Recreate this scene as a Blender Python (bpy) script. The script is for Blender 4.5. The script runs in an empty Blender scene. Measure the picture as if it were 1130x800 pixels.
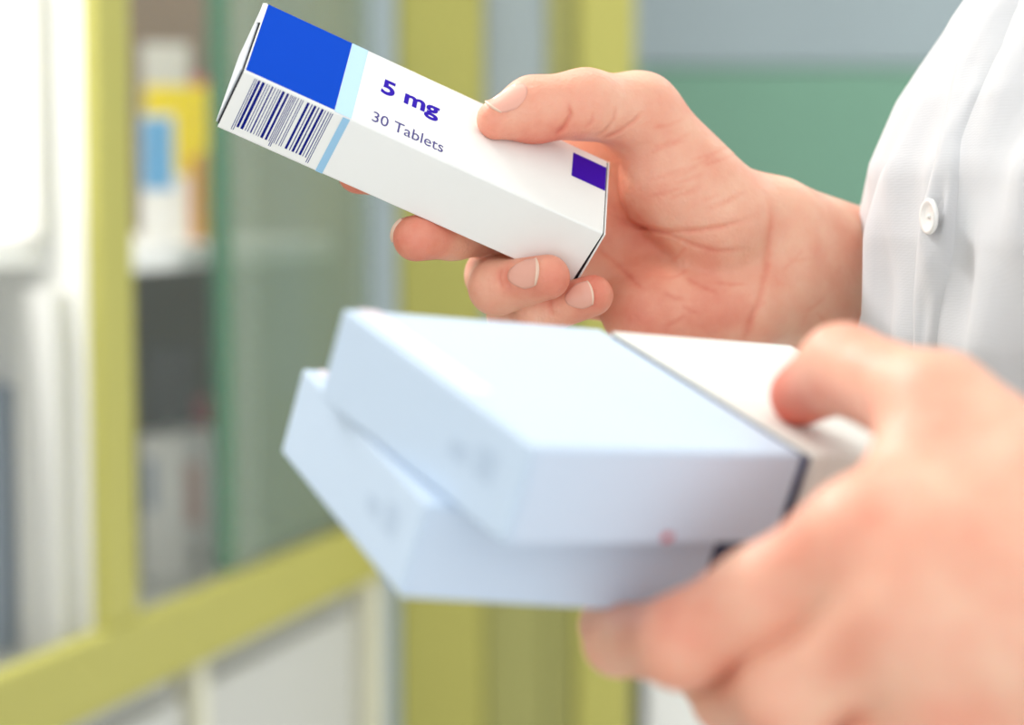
import bpy, bmesh, math, random
import numpy as np
from mathutils import Vector, Matrix

random.seed(4)
S = bpy.context.scene
COL = S.collection

# ------------------------------------------------------------------ camera
F = 2200.0                      # focal length in pixels of the 1130 x 800 frame
CX, CY = 565.0, 400.0
CAM_Z = 1.25
PITCH = math.atan(187 / F)      # horizon sits at y = 213
cam_d = bpy.data.cameras.new('camera')
cam = bpy.data.objects.new('camera', cam_d)
COL.objects.link(cam)
cam.location = (0, 0, CAM_Z)
cam.rotation_euler = (math.pi / 2 - PITCH, 0, 0)
cam_d.sensor_width = 36.0
cam_d.lens = F * 36.0 / 1130.0
cam_d.clip_start = 0.02
cam_d.dof.use_dof = True
cam_d.dof.focus_distance = 0.624
cam_d.dof.aperture_fstop = cam_d.lens / 12.5
S.camera = cam

# ------------------------------------------------------------------ world, lights, exposure
W = bpy.data.worlds.new('world')
S.world = W
W.use_nodes = True
W.node_tree.nodes['Background'].inputs[0].default_value = (0.93, 0.97, 1.0, 1)
W.node_tree.nodes['Background'].inputs[1].default_value = 1.5

def area(name, loc, size, power, rot=(0, 0, 0), col=(1, 1, 1)):
    d = bpy.data.lights.new(name, 'AREA')
    d.shape = 'RECTANGLE'
    d.size, d.size_y = size
    d.energy = power
    d.color = col
    o = bpy.data.objects.new(name, d)
    COL.objects.link(o)
    o.location = loc
    o.rotation_euler = rot
    return o

area('ceiling_panel_light', (0.1, 0.2, 2.62), (1.2, 1.2), 2.0, col=(1, 0.985, 0.96))
area('ceiling_panel_light', (-0.2, 1.35, 2.62), (1.2, 0.6), 7, col=(1, 0.985, 0.96))
area('ceiling_panel_light', (1.3, 2.2, 2.62), (1.2, 0.6), 16, col=(1, 0.985, 0.96))
area('ceiling_panel_light', (-1.3, 0.3, 2.62), (1.2, 0.6), 6, col=(1, 0.985, 0.96))

vs = S.view_settings
vs.view_transform = 'Standard'
vs.look = 'None'
vs.exposure = -0.04
vs.gamma = 1.0
vs.use_curve_mapping = False

# ------------------------------------------------------------------ helpers
cp, sp = math.cos(PITCH), math.sin(PITCH)
# camera space (x right, y down, z forward)  ->  world
C2W = np.array([[1, 0, 0], [0, -sp, cp], [0, -cp, -sp]])

def c2w(p):
    return np.asarray(p, float) @ C2W.T + np.array([0, 0, CAM_Z])

def cam_pt(px, py, d):
    return np.array([(px - CX) / F * d, (py - CY) / F * d, d])

def tag(o, label=None, cat=None, group=None, kind=None):
    if label: o['label'] = label
    if cat: o['category'] = cat
    if group: o['group'] = group
    if kind: o['kind'] = kind
    return o

def empty(name, loc=(0, 0, 0), rz=0.0, mat=None):
    o = bpy.data.objects.new(name, None)
    o.empty_display_size = 0.03
    COL.objects.link(o)
    if mat is not None:
        o.matrix_world = mat
    else:
        o.location = loc
        o.rotation_euler = (0, 0, rz)
    return o

def mesh_obj(name, verts, faces, mat=None, parent=None, smooth=False):
    me = bpy.data.meshes.new(name)
    me.from_pydata([tuple(v) for v in verts], [], [tuple(f) for f in faces])
    me.update()
    o = bpy.data.objects.new(name, me)
    COL.objects.link(o)
    if mat is not None:
        me.materials.append(mat)
    if parent is not None:
        o.parent = parent
    if smooth:
        me.polygons.foreach_set('use_smooth', [True] * len(me.polygons))
    return o

def bm_obj(name, bm, mat=None, parent=None, smooth=False):
    me = bpy.data.meshes.new(name)
    bmesh.ops.recalc_face_normals(bm, faces=bm.faces)
    bm.to_mesh(me)
    bm.free()
    o = bpy.data.objects.new(name, me)
    COL.objects.link(o)
    if mat is not None:
        me.materials.append(mat)
    if parent is not None:
        o.parent = parent
    if smooth:
        me.polygons.foreach_set('use_smooth', [True] * len(me.polygons))
    return o

def add_box(bm, lo, hi, bevel=0.0, seg=2):
    r = bmesh.ops.create_cube(bm, size=1.0)
    vs_ = r['verts']
    for v in vs_:
        v.co = Vector([lo[i] + (v.co[i] + 0.5) * (hi[i] - lo[i]) for i in range(3)])
    if bevel > 0:
        es = list({e for v in vs_ for e in v.link_edges})
        bmesh.ops.bevel(bm, geom=es, offset=bevel, segments=seg, affect='EDGES', profile=0.6)

def box(name, lo, hi, mat, parent=None, bevel=0.0):
    bm = bmesh.new()
    add_box(bm, lo, hi, bevel)
    return bm_obj(name, bm, mat, parent)

def quad(name, pts, mat, parent):
    return mesh_obj(name, pts, [tuple(range(len(pts)))], mat, parent)

def lathe(name, prof, mat, parent=None, n=32, loc=(0, 0, 0)):
    vs_, fs = [], []
    for (r, z) in prof:
        for k in range(n):
            a = 2 * math.pi * k / n
            vs_.append((loc[0] + r * math.cos(a), loc[1] + r * math.sin(a), loc[2] + z))
    for i in range(len(prof) - 1):
        for k in range(n):
            k2 = (k + 1) % n
            fs.append((i * n + k, i * n + k2, (i + 1) * n + k2, (i + 1) * n + k))
    fs.append(tuple(reversed(range(n))))
    fs.append(tuple(range((len(prof) - 1) * n, len(prof) * n)))
    return mesh_obj(name, vs_, fs, mat, parent, smooth=True)

# ------------------------------------------------------------------ materials
def srgb(r, g, b):
    f = lambda c: (c / 255 / 12.92) if c / 255 <= 0.04045 else ((c / 255 + 0.055) / 1.055) ** 2.4
    return (f(r), f(g), f(b), 1)

def mat(name, col, rough=0.5, spec=0.5, noise=0.0, nscale=40.0, bump=0.0, bscale=200.0, **kw):
    m = bpy.data.materials.new(name)
    m.use_nodes = True
    nt = m.node_tree
    b = nt.nodes['Principled BSDF']
    b.inputs['Base Color'].default_value = col
    b.inputs['Roughness'].default_value = rough
    b.inputs['Specular IOR Level'].default_value = spec
    for k, v in kw.items():
        b.inputs[k.replace('_', ' ')].default_value = v
    tc = None
    if noise > 0 or bump > 0:
        tc = nt.nodes.new('ShaderNodeTexCoord')
    if noise > 0:
        n = nt.nodes.new('ShaderNodeTexNoise')
        n.inputs['Scale'].default_value = nscale
        n.inputs['Detail'].default_value = 4
        nt.links.new(tc.outputs['Object'], n.inputs['Vector'])
        mx = nt.nodes.new('ShaderNodeMix')
        mx.data_type = 'RGBA'
        mx.inputs['A'].default_value = tuple(c * (1 - noise) for c in col[:3]) + (1,)
        mx.inputs['B'].default_value = tuple(min(1, c * (1 + noise)) for c in col[:3]) + (1,)
        nt.links.new(n.outputs['Fac'], mx.inputs['Factor'])
        nt.links.new(mx.outputs['Result'], b.inputs['Base Color'])
    if bump > 0:
        n2 = nt.nodes.new('ShaderNodeTexNoise')
        n2.inputs['Scale'].default_value = bscale
        n2.inputs['Detail'].default_value = 3
        nt.links.new(tc.outputs['Object'], n2.inputs['Vector'])
        bp = nt.nodes.new('ShaderNodeBump')
        bp.inputs['Strength'].default_value = bump
        bp.inputs['Distance'].default_value = 0.001
        nt.links.new(n2.outputs['Fac'], bp.inputs['Height'])
        nt.links.new(bp.outputs['Normal'], b.inputs['Normal'])
    return m

M = {}
M['yellow'] = mat('yellow_green_paint', srgb(178, 173, 92), 0.5, 0.3, noise=0.04, nscale=6)
M['cab_white'] = mat('cabinet_white', srgb(242, 241, 237), 0.5, noise=0.02, nscale=8)
M['cab_grey'] = mat('cabinet_light_grey', srgb(196, 196, 190), 0.5, noise=0.03, nscale=8)
M['cream'] = mat('cream_edge', srgb(222, 219, 196), 0.5, noise=0.02)
M['yellow_shaded'] = mat('yellow_green_shaded', srgb(160, 158, 92), 0.5, noise=0.05, nscale=5)  # the yellow-green paint with its shade put into the colour
M['brown'] = mat('brown_back_board', srgb(116, 98, 78), 0.6, noise=0.08, nscale=10)
M['wall'] = mat('wall_paint_white', srgb(222, 224, 220), 0.7, noise=0.02, nscale=5)
M['green_wall'] = mat('green_wall_panel', srgb(122, 168, 142), 0.35, noise=0.05, nscale=2.5)
M['blue_grey'] = mat('blue_grey_panel', srgb(166, 180, 184), 0.3, noise=0.08, nscale=3)
M['floor'] = mat('floor_tile', srgb(196, 192, 184), 0.35, noise=0.04, nscale=3)
M['ceiling'] = mat('ceiling_board', srgb(238, 238, 236), 0.8, noise=0.02)
M['carton'] = mat('white_carton', srgb(246, 245, 240), 0.55, 0.2, noise=0.01, nscale=60, bump=0.03, bscale=900)
M['carton_in'] = mat('carton_board_inside', srgb(196, 200, 206), 0.7)
M['navy'] = mat('navy_shade', srgb(14, 18, 74), 0.35)  # dark tone for painted shade on the stacked cartons
M['slit_shade'] = mat('slit_shade_dark', srgb(12, 14, 26), 0.6)
M['royal'] = mat('royal_blue_ink', srgb(1, 70, 192), 0.6, 0.03, noise=0.05, nscale=30)
M['sky'] = mat('pale_blue_ink', srgb(190, 222, 246), 0.6, 0.04)
M['sky2'] = mat('light_blue_ink', srgb(160, 203, 232), 0.6, 0.04)
M['purple'] = mat('purple_ink', srgb(66, 20, 172), 0.6, 0.04)
M['violet_text'] = mat('violet_lettering_ink', srgb(50, 22, 170), 0.6, 0.04)
M['grey_text'] = mat('grey_lettering_ink', srgb(84, 78, 136), 0.6, 0.04)
M['barcode'] = mat('barcode_ink', srgb(18, 28, 128), 0.6, 0.04)
M['pale_carton'] = mat('pale_blue_carton', srgb(203, 219, 237), 0.55, 0.2, noise=0.012, nscale=30)
M['pale_print'] = mat('blue_grey_print', srgb(188, 205, 225), 0.5)
M['pink_print'] = mat('pale_pink_print', srgb(240, 226, 236), 0.4)
M['red_print'] = mat('red_print', srgb(200, 60, 80), 0.4)
M['cream_carton'] = mat('cream_white_carton', srgb(232, 232, 224), 0.5, 0.3, noise=0.01, nscale=30)
M['box_yellow'] = mat('bright_yellow_carton', srgb(236, 212, 0), 0.6, 0.1)
M['box_blue'] = mat('mid_blue_carton', srgb(88, 158, 206), 0.4)
M['box_orange'] = mat('orange_carton', srgb(214, 120, 64), 0.4)
M['box_ochre'] = mat('ochre_carton', srgb(206, 170, 16), 0.4)
M['box_red'] = mat('red_carton', srgb(182, 44, 60), 0.4)
M['box_dark'] = mat('dark_plum_carton', srgb(78, 66, 70), 0.5)
M['box_white'] = mat('soft_white_carton', srgb(236, 234, 228), 0.45)
M['box_pink'] = mat('salmon_label_ink', srgb(226, 176, 160), 0.45)
M['box_bluegrey'] = mat('slate_blue_carton', srgb(150, 162, 180), 0.5)
M['metal'] = mat('silver_metal', (0.75, 0.74, 0.70, 1), 0.18, Metallic=1.0)
M['steel'] = mat('brushed_steel', (0.55, 0.56, 0.56, 1), 0.35, Metallic=1.0)
M['button'] = mat('pearl_button', srgb(244, 243, 240), 0.25, 0.6)
M['thread'] = mat('white_thread', srgb(235, 235, 232), 0.8)

def glass_mat(name, col, alpha, rough):
    m = mat(name, col, rough, 0.5)
    m.node_tree.nodes['Principled BSDF'].inputs['Alpha'].default_value = alpha
    return m
M['glass'] = glass_mat('clear_cabinet_glass', srgb(214, 226, 220), 0.05, 0.05)
M['green_glass'] = glass_mat('green_tinted_glass', srgb(146, 164, 148), 0.50, 0.15)
M['glass_edge'] = mat('green_glass_edge', srgb(44, 108, 78), 0.2)
M['mirror_glass'] = mat('grey_reflective_glass', srgb(150, 162, 164), 0.12, 0.8)

# skin: colour follows the baked blush attribute (fingertips, knuckles, creases are redder skin)
def skin_mat():
    m = bpy.data.materials.new('skin')
    m.use_nodes = True
    nt = m.node_tree
    b = nt.nodes['Principled BSDF']
    at = nt.nodes.new('ShaderNodeAttribute')
    at.attribute_name = 'blush'
    tc = nt.nodes.new('ShaderNodeTexCoord')
    n = nt.nodes.new('ShaderNodeTexNoise')
    n.inputs['Scale'].default_value = 70
    n.inputs['Detail'].default_value = 5
    nt.links.new(tc.outputs['Object'], n.inputs['Vector'])
    ma = nt.nodes.new('ShaderNodeMath')
    ma.operation = 'MULTIPLY_ADD'
    ma.inputs[1].default_value = 0.9
    ma.inputs[2].default_value = -0.45
    nt.links.new(n.outputs['Fac'], ma.inputs[0])
    ad = nt.nodes.new('ShaderNodeMath')
    ad.operation = 'ADD'
    ad.use_clamp = True
    nt.links.new(at.outputs['Fac'], ad.inputs[0])
    nt.links.new(ma.outputs[0], ad.inputs[1])
    rp = nt.nodes.new('ShaderNodeValToRGB')
    rp.color_ramp.elements[0].color = srgb(243, 194, 166)
    rp.color_ramp.elements[1].color = srgb(214, 98, 78)
    e = rp.color_ramp.elements.new(0.45)
    e.color = srgb(234, 160, 134)
    nt.links.new(ad.outputs[0], rp.inputs['Fac'])
    nt.links.new(rp.outputs['Color'], b.inputs['Base Color'])
    b.inputs['Roughness'].default_value = 0.48
    b.inputs['Specular IOR Level'].default_value = 0.38
    b.inputs['Subsurface Weight'].default_value = 0.22
    b.inputs['Subsurface Radius'].default_value = (1.0, 0.36, 0.2)
    b.inputs['Subsurface Scale'].default_value = 0.004
    v = nt.nodes.new('ShaderNodeTexVoronoi')
    v.inputs['Scale'].default_value = 900
    nt.links.new(tc.outputs['Object'], v.inputs['Vector'])
    bp = nt.nodes.new('ShaderNodeBump')
    bp.inputs['Strength'].default_value = 0.2
    bp.inputs['Distance'].default_value = 0.0006
    nt.links.new(v.outputs['Distance'], bp.inputs['Height'])
    n3 = nt.nodes.new('ShaderNodeTexNoise')
    n3.inputs['Scale'].default_value = 260
    n3.inputs['Detail'].default_value = 4
    nt.links.new(tc.outputs['Object'], n3.inputs['Vector'])
    bp2 = nt.nodes.new('ShaderNodeBump')
    bp2.inputs['Strength'].default_value = 0.36
    bp2.inputs['Distance'].default_value = 0.001
    nt.links.new(n3.outputs['Fac'], bp2.inputs['Height'])
    nt.links.new(bp.outputs['Normal'], bp2.inputs['Normal'])
    nt.links.new(bp2.outputs['Normal'], b.inputs['Normal'])
    return m
M['skin'] = skin_mat()
M['nail'] = mat('fingernail_pink', srgb(234, 172, 152), 0.3, 0.45, noise=0.02)
M['nail_tip'] = mat('fingernail_white_edge', srgb(242, 206, 182), 0.35, 0.4)

def coat_mat():
    m = mat('white_coat_cotton', srgb(208, 208, 210), 0.85, 0.15, Sheen_Weight=0.15)
    nt = m.node_tree
    b = nt.nodes['Principled BSDF']
    tc = nt.nodes.new('ShaderNodeTexCoord')
    w1 = nt.nodes.new('ShaderNodeTexWave')
    w1.inputs['Scale'].default_value = 380
    w1.bands_direction = 'Z'
    w2 = nt.nodes.new('ShaderNodeTexWave')
    w2.inputs['Scale'].default_value = 380
    w2.bands_direction = 'DIAGONAL'
    ad = nt.nodes.new('ShaderNodeMath')
    for w_ in (w1, w2):
        nt.links.new(tc.outputs['Object'], w_.inputs['Vector'])
    nt.links.new(w1.outputs['Fac'], ad.inputs[0])
    nt.links.new(w2.outputs['Fac'], ad.inputs[1])
    bp = nt.nodes.new('ShaderNodeBump')
    bp.inputs['Strength'].default_value = 0.05
    bp.inputs['Distance'].default_value = 0.0006
    nt.links.new(ad.outputs[0], bp.inputs['Height'])
    nt.links.new(bp.outputs['Normal'], b.inputs['Normal'])
    return m
M['coat'] = coat_mat()

# ================================================================== THE ROOM
st = lambda o: tag(o, kind='structure')
o = st(box('floor', (-2.6, -1.6, -0.05), (2.6, 3.75, 0.0), M['floor']))
tag(o, 'pale grey shop floor', 'floor')
o = st(box('ceiling', (-2.6, -1.6, 2.7), (2.6, 3.75, 2.75), M['ceiling']))
tag(o, 'white ceiling over the shop', 'ceiling')
wb = st(box('wall_back', (-2.6, 3.6, 0.0), (2.6, 3.75, 2.7), M['wall']))
tag(wb, 'white back wall behind the cabinets', 'wall')
wl = st(box('wall_left', (-2.75, -1.6, 0.0), (-2.6, 3.75, 2.7), M['wall']))
tag(wl, 'white side wall behind the glazed cabinet', 'wall')

# green panel and blue-grey panel on the wall at the far right, seen beside the coat
def wx(px, Y): return (px - CX) / F * Y
gp = empty('wall_panelling', (0, 3.5, 0))
tag(gp, 'green wall panelling with a blue-grey band above it, beside the white coat', 'wall panel')
box('panel', (0.0, 0.0, 0.0), (2.2, 0.098, 1.465), M['green_wall'], gp, 0.004)
box('panel', (0.0, 0.02, 1.470), (2.2, 0.098, 2.3), M['blue_grey'], gp, 0.004)

# ------------------------------------------------------------------ glazed cabinet along the left, running away to the right
ANG = math.atan2(0.9514, 0.308)
O_CAB = np.array([-0.302, 1.578])
U = np.array([0.308, 0.9514]); U /= np.linalg.norm(U)
Wn = np.array([-U[1], U[0]])                         # into the cabinet
def cab_s(px, t):
    """run coordinate s where the sight line of column px meets depth t inside the cabinet"""
    k = (px - CX) / F
    a = O_CAB + Wn * t
    return (k * a[1] - a[0]) / (U[0] - k * U[1])
S_END = 0.55
cab = empty('display_cabinet', (O_CAB[0], O_CAB[1], 0), ANG)
tag(cab, 'yellow-green framed glass cabinet running away along the left', 'cabinet')
Z0, Z1, ZT = 0.849, 0.911, 2.15
def cpart(name, s0, s1, t0, t1, z0, z1, m, bev=0.002, parent=cab):
    return box(name, (s0, t0, z0), (s1, t1, z1), m, parent, bev)
cpart('bottom_rail', -1.10, S_END, -0.006, 0.012, Z0, Z1, M['yellow'], 0.004)
cpart('top_rail', -1.10, S_END, -0.006, 0.012, ZT - 0.07, ZT, M['yellow'], 0.004)
for s0 in (-0.054, -1.10):
    cpart('stile', s0, s0 + 0.053, -0.004, 0.010, Z1, ZT - 0.07, M['yellow'], 0.004)
s_edge = cab_s(238, 0.022)
cpart('glass_pane', -1.046, -0.054, 0.003, 0.011, Z1, ZT - 0.07, M['glass'], 0)
cpart('glass_pane', -0.002, s_edge + 0.05, 0.004, 0.009, Z1, ZT - 0.07, M['glass'], 0)
gpn = cpart('sliding_pane', s_edge, S_END, 0.018, 0.024, Z1, ZT - 0.07, M['green_glass'], 0)
tag(gpn, 'green-tinted sliding glass pane')
cpart('pane_edge', s_edge - 0.004, s_edge + 0.022, 0.0165, 0.0255, Z1, ZT - 0.07, M['glass_edge'], 0.001, gpn)
cpart('back_panel', -1.10, 0.98, 0.42, 0.44, Z0, ZT, M['brown'])
cpart('side_panel', -1.10, -1.08, 0.03, 0.42, Z0, ZT, M['cab_white'])
cpart('divider_panel', -0.040, -0.018, 0.013, 0.42, Z1 - 0.02, ZT - 0.07, M['cab_white'])
cpart('side_panel', S_END - 0.02, S_END, 0.03, 0.42, Z0, ZT, M['brown'])
spost = cab_s(372, 0.10)
cpart('inner_post', spost - 0.05, spost + 0.05, 0.10, 0.13, Z1 - 0.02, ZT - 0.03, M['yellow'])
cpart('bottom_panel', -1.08, S_END - 0.02, 0.0125, 0.42, Z0, Z1 - 0.02, M['cab_grey'])
cpart('top_panel', -1.08, S_END - 0.02, 0.03, 0.42, ZT - 0.03, ZT, M['cab_white'])
SH = (1.205,)
for z in SH:
    cpart('shelf', -0.017, S_END - 0.02, 0.05, 0.41, z - 0.022, z, M['cab_white'], 0.002)
for z in (1.215,):
    cpart('shelf', -1.08, -0.041, 0.055, 0.41, z - 0.022, z, M['cab_white'], 0.002)

# added fill lights, unseen under the cabinet top, to brighten the bays
for s_a in (-0.55, 0.25):
    lp = O_CAB + U * s_a + Wn * 0.14
    area('cabinet_fill_light', (lp[0], lp[1], ZT - 0.035), (0.5, 0.12), 18 if s_a < 0 else 8, (0, 0, ANG))

# base units under the glazed cabinet
def base_unit(s0, s1, label):
    c = O_CAB + U * s0
    b = empty('base_cabinet', (c[0], c[1], 0), ANG)
    L = s1 - s0
    box('body', (0, 0.03, 0.08), (L, 0.42, Z0 - 0.002), M['cab_grey'], b, 0.002)
    box('plinth', (0.0, 0.06, 0.0), (L, 0.40, 0.08), M['steel'], b, 0.002)
    d = box('door', (0.022, 0.010, 0.09), (L - 0.022, 0.03, Z0 - 0.03), M['cab_grey'], b, 0.003)
    box('handle', (L - 0.055, -0.016, 0.46), (L - 0.045, 0.010, 0.60), M['steel'], d, 0.003)
    box('edge_strip', (0.0, 0.008, 0.08), (0.02, 0.03, Z0 - 0.004), M['cream'], b, 0.001)
    tag(b, label, 'cabinet', 'base cabinets under the glazed cabinet')
sb = cab_s(222, 0.0)
base_unit(sb, S_END - 0.045, 'light grey base cabinet below the glazed cabinet, nearest the corner')
base_unit(sb - 0.55, sb - 0.004, 'light grey base cabinet below the glazed cabinet, at the lower left')
cs = O_CAB + U * (S_END - 0.04)
cfill = empty('corner_filler', (cs[0], cs[1], 0), ANG)
box('filler_board', (0.0, 0.005, 0.0), (0.04, 0.03, 0.847), M['cream'], cfill, 0.002)
tag(cfill, 'narrow cream filler strip in the corner under the glass cabinet', 'trim')

# ------------------------------------------------------------------ tall green-framed door unit facing the camera
YB = 2.16
tall = empty('tall_cabinet', (0, YB, 0))
tag(tall, 'tall yellow-green framed cabinet with a narrow grey glass door', 'cabinet')
xa, xb_, xc, xd = wx(440, YB), wx(534, YB), wx(636, YB), wx(698, YB)
box('stile', (xa, -0.02, 0.0), (xb_, 0.02, 2.4), M['yellow'], tall, 0.005)
box('stile', (xc, -0.02, 0.0), (xd, 0.02, 2.4), M['yellow'], tall, 0.005)
box('rail', (xb_ + 0.0005, -0.014, 2.3), (xc - 0.0005, 0.02, 2.4), M['yellow'], tall, 0.004)
box('inner_stile', (wx(603, YB), 0.0, 0.16), (xc - 0.0005, 0.018, 2.299), M['yellow_shaded'], tall, 0.004)
box('glass_pane', (xb_ + 0.001, 0.004, 1.02), (wx(603, YB) - 0.001, 0.010, 2.299), M['mirror_glass'], tall, 0)
box('lower_panel', (xb_ + 0.001, 0.0, 0.16), (wx(603, YB) - 0.001, 0.014, 1.018), M['yellow_shaded'], tall, 0.003)
box('carcass', (xa + 0.004, 0.021, 0.1), (xd - 0.004, 0.40, 2.36), M['cab_grey'], tall, 0.003)
box('bottom_rail', (xb_ + 0.0005, -0.014, 0.02), (xc - 0.0005, 0.02, 0.158), M['yellow'], tall, 0.004)
# wall strip left of it (end of the run)
box_f = empty('end_post', (wx(404, 2.14), 2.125, 0))
box('post', (0, 0, 0), (wx(438.5, 2.14) - wx(404, 2.14), 0.03, 2.4), M['blue_grey'], box_f, 0.003)
tag(box_f, 'narrow grey post between the glass cabinet and the tall cabinet', 'post')
# low white counter beyond, right of the tall cabinet
lc = empty('low_counter', (wx(712, 2.35), 2.30, 0))
box('body', (0, 0, 0.06), (1.3, 0.5, 0.84), M['cab_white'], lc, 0.004)
box('plinth', (0, 0.03, 0.0), (1.3, 0.5, 0.06), M['steel'], lc, 0.002)
box('worktop', (-0.01, -0.02, 0.841), (1.31, 0.5, 0.87), M['cab_white'], lc, 0.004)
tag(lc, 'low white counter behind the hands, right of the tall cabinet', 'counter')

# ------------------------------------------------------------------ packages in the glazed cabinet
G = 'packages on the cabinet shelves'
def stand(px0, px1, top, t, depth, zb, m, label, print_m=None, prect=None, rz=0.15, name='medicine_box'):
    s = cab_s((px0 + px1) / 2, t)
    c = O_CAB + U * s + Wn * t
    Y = c[1]
    z_top = CAM_Z + (213 - top) / F * Y
    w = (px1 - px0) / F * Y
    h = z_top - zb
    e = empty(name, (c[0], c[1], zb), rz)
    box('carton', (-w / 2, 0, 0), (w / 2, depth, h), m, e, 0.0015)
    if print_m:
        a, b_, c_, d_ = prect
        box('label', (-w / 2 + a * w, -0.0006, c_ * h), (-w / 2 + b_ * w, 0.0004, d_ * h), print_m, e)
    tag(e, label, 'box', G)
    return e
zs = SH[0] + 0.0005
zl = Z1 - 0.0195
stand(162, 239, 96, 0.115, 0.05, zs, M['box_yellow'], 'bright yellow box with a white lower label on the upper shelf', M['box_white'], (0.0, 0.62, 0.0, 0.42))
stand(157, 194, 128, 0.070, 0.02, zs, M['box_white'], 'white box with a mid-blue panel in front of the yellow box', M['box_blue'], (0.05, 0.95, 0.42, 0.98))
stand(211, 221, 172, 0.068, 0.015, zs, M['box_orange'], 'slim orange box leaning by the yellow box on the upper shelf')
stand(223, 236, 168, 0.066, 0.015, zs, M['box_ochre'], 'slim ochre box beside the green glass edge on the upper shelf')
stand(160, 212, 50, 0.185, 0.05, zs, M['cab_grey'], 'tall grey box at the back of the upper shelf')
# red-capped bottle behind the yellow box
s_ = cab_s(217, 0.180); c_ = O_CAB + U * s_ + Wn * 0.180
btl = empty('medicine_bottle', (c_[0], c_[1], zs))
lathe('bottle', [(0.020, 0), (0.021, 0.004), (0.021, 0.100), (0.017, 0.112), (0.012, 0.118), (0.012, 0.124)], M['cab_grey'], btl)
lathe('cap', [(0.016, 0.1245), (0.017, 0.126), (0.017, 0.160), (0.015, 0.163)], M['box_red'], btl)
tag(btl, 'grey bottle with a red cap at the back of the upper shelf', 'bottle')
# lower level
stand(152, 200, 484, 0.100, 0.05, zl, M['box_white'], 'white box with a slate-blue stripe on the cabinet floor', M['box_bluegrey'], (0.1, 0.35, 0.5, 0.85))
stand(178, 232, 478, 0.135, 0.05, zl, M['box_white'], 'white box with a salmon label on the cabinet floor', M['box_pink'], (0.3, 0.75, 0.25, 0.75))
stand(160, 212, 384, 0.180, 0.05, zl, M['box_dark'], 'dark plum box at the back of the lower shelf')
stand(206, 236, 440, 0.17, 0.04, zl, M['box_red'], 'red box behind the white boxes on the cabinet floor')
# white boxes in the left bay, seen at the frame's left edge
G2 = 'white boxes in the left bay'
def bay(s0, s1, t0, t1, zb, zt, m, label, pm=None, pr=None):
    c = O_CAB + U * s0 + Wn * t0
    e = empty('medicine_box', (c[0], c[1], zb), ANG)
    w, d, h = t1 - t0, s1 - s0, zt - zb
    box('carton', (0, 0, 0), (d, w, h), m, e, 0.0012)
    if pm:
        a, b_, c0, d0 = pr
        box('label', (-0.0005, a * w, c0 * h), (0.0004, b_ * w, d0 * h), pm, e)
    tag(e, label, 'box', G2)
bay(-0.066, -0.042, 0.043, 0.12, 1.2155, 1.50, M['box_white'], 'tall white box with a faint pink mark on the left bay shelf', M['box_pink'], (0.30, 0.42, 0.62, 0.67))
bay(-0.066, -0.042, 0.030, 0.066, zl, 1.175, M['box_white'], 'tall white box on the left bay floor below the shelf')
bay(-0.068, -0.042, 0.080, 0.13, zl, 1.10, M['box_bluegrey'], 'slate-blue box on the left bay floor, cut by the picture edge')

# ================================================================== CARTONS IN THE HANDS
def cam_matrix(R, t):
    """object matrix from camera-space axes (columns of R) and origin t"""
    Rw = C2W @ R
    tw = c2w(t)
    m = Matrix.Identity(4)
    for i in range(3):
        for j in range(3):
            m[i][j] = Rw[i, j]
        m[i][3] = tw[i]
    return m

def orth(R):
    u, s, v = np.linalg.svd(np.array(R)); return u @ v

# --- the carton in focus: x along its length, y across the printed face, z out of the printed face
RB = orth([[0.894, 0.068, 0.442], [0.386, -0.617, -0.686], [0.226, 0.784, -0.578]])
TB = np.array([-0.08029641, -0.087439, 0.59748988])
LB, WB, HB = 0.12165807, 0.04243137, 0.02260626
mb = empty('medicine_box', mat=cam_matrix(RB, TB))
tag(mb, 'slim white tablet box with a blue panel and barcode, held in the far hand', 'box')
T_ = 0.0004
# sleeve of four card walls (open ends), each wall a bevelled card joined in one body
bm = bmesh.new()
prof = []
for (cy_, cz_, a0) in ((0, 0, 0), ):
    pass
def rounded(y0, y1, z0, z1, r, n=3):
    pts = []
    for (cy_, cz_, a0) in ((y1 - r, z1 - r, 0), (y0 + r, z1 - r, 90), (y0 + r, z0 + r, 180), (y1 - r, z0 + r, 270)):
        for k in range(n + 1):
            a = math.radians(a0 + 90 * k / n)
            pts.append((cy_ + r * math.cos(a), cz_ + r * math.sin(a)))
    return pts
def sleeve(name, L, y0, y1, z0, z1, m, parent, r=0.0007, th=0.0004, inset=0.0):
    po = rounded(y0, y1, z0, z1, r)
    pi = rounded(y0 + th, y1 - th, z0 + th, z1 - th, r * 0.5)
    n = len(po)
    vs_, fs = [], []
    for x in (0.0, L):
        for ring in (po, pi):
            vs_ += [(x, a, b) for a, b in ring]
    for k in range(n):
        k2 = (k + 1) % n
        fs.append((k, k2, 2 * n + k2, 2 * n + k))                # outside
        fs.append((n + k2, n + k, 3 * n + k, 3 * n + k2))        # inside
        fs.append((k2, k, n + k, n + k2))
        fs.append((2 * n + k, 2 * n + k2, 3 * n + k2, 3 * n + k))
    bm = bmesh.new()
    bv = [bm.verts.new(v) for v in vs_]
    for f in fs: bm.faces.new([bv[i] for i in f])
    return bm_obj(name, bm, m, parent)
sleeve('sleeve', LB, 0, WB, -HB, 0, M['carton'], mb)
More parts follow.
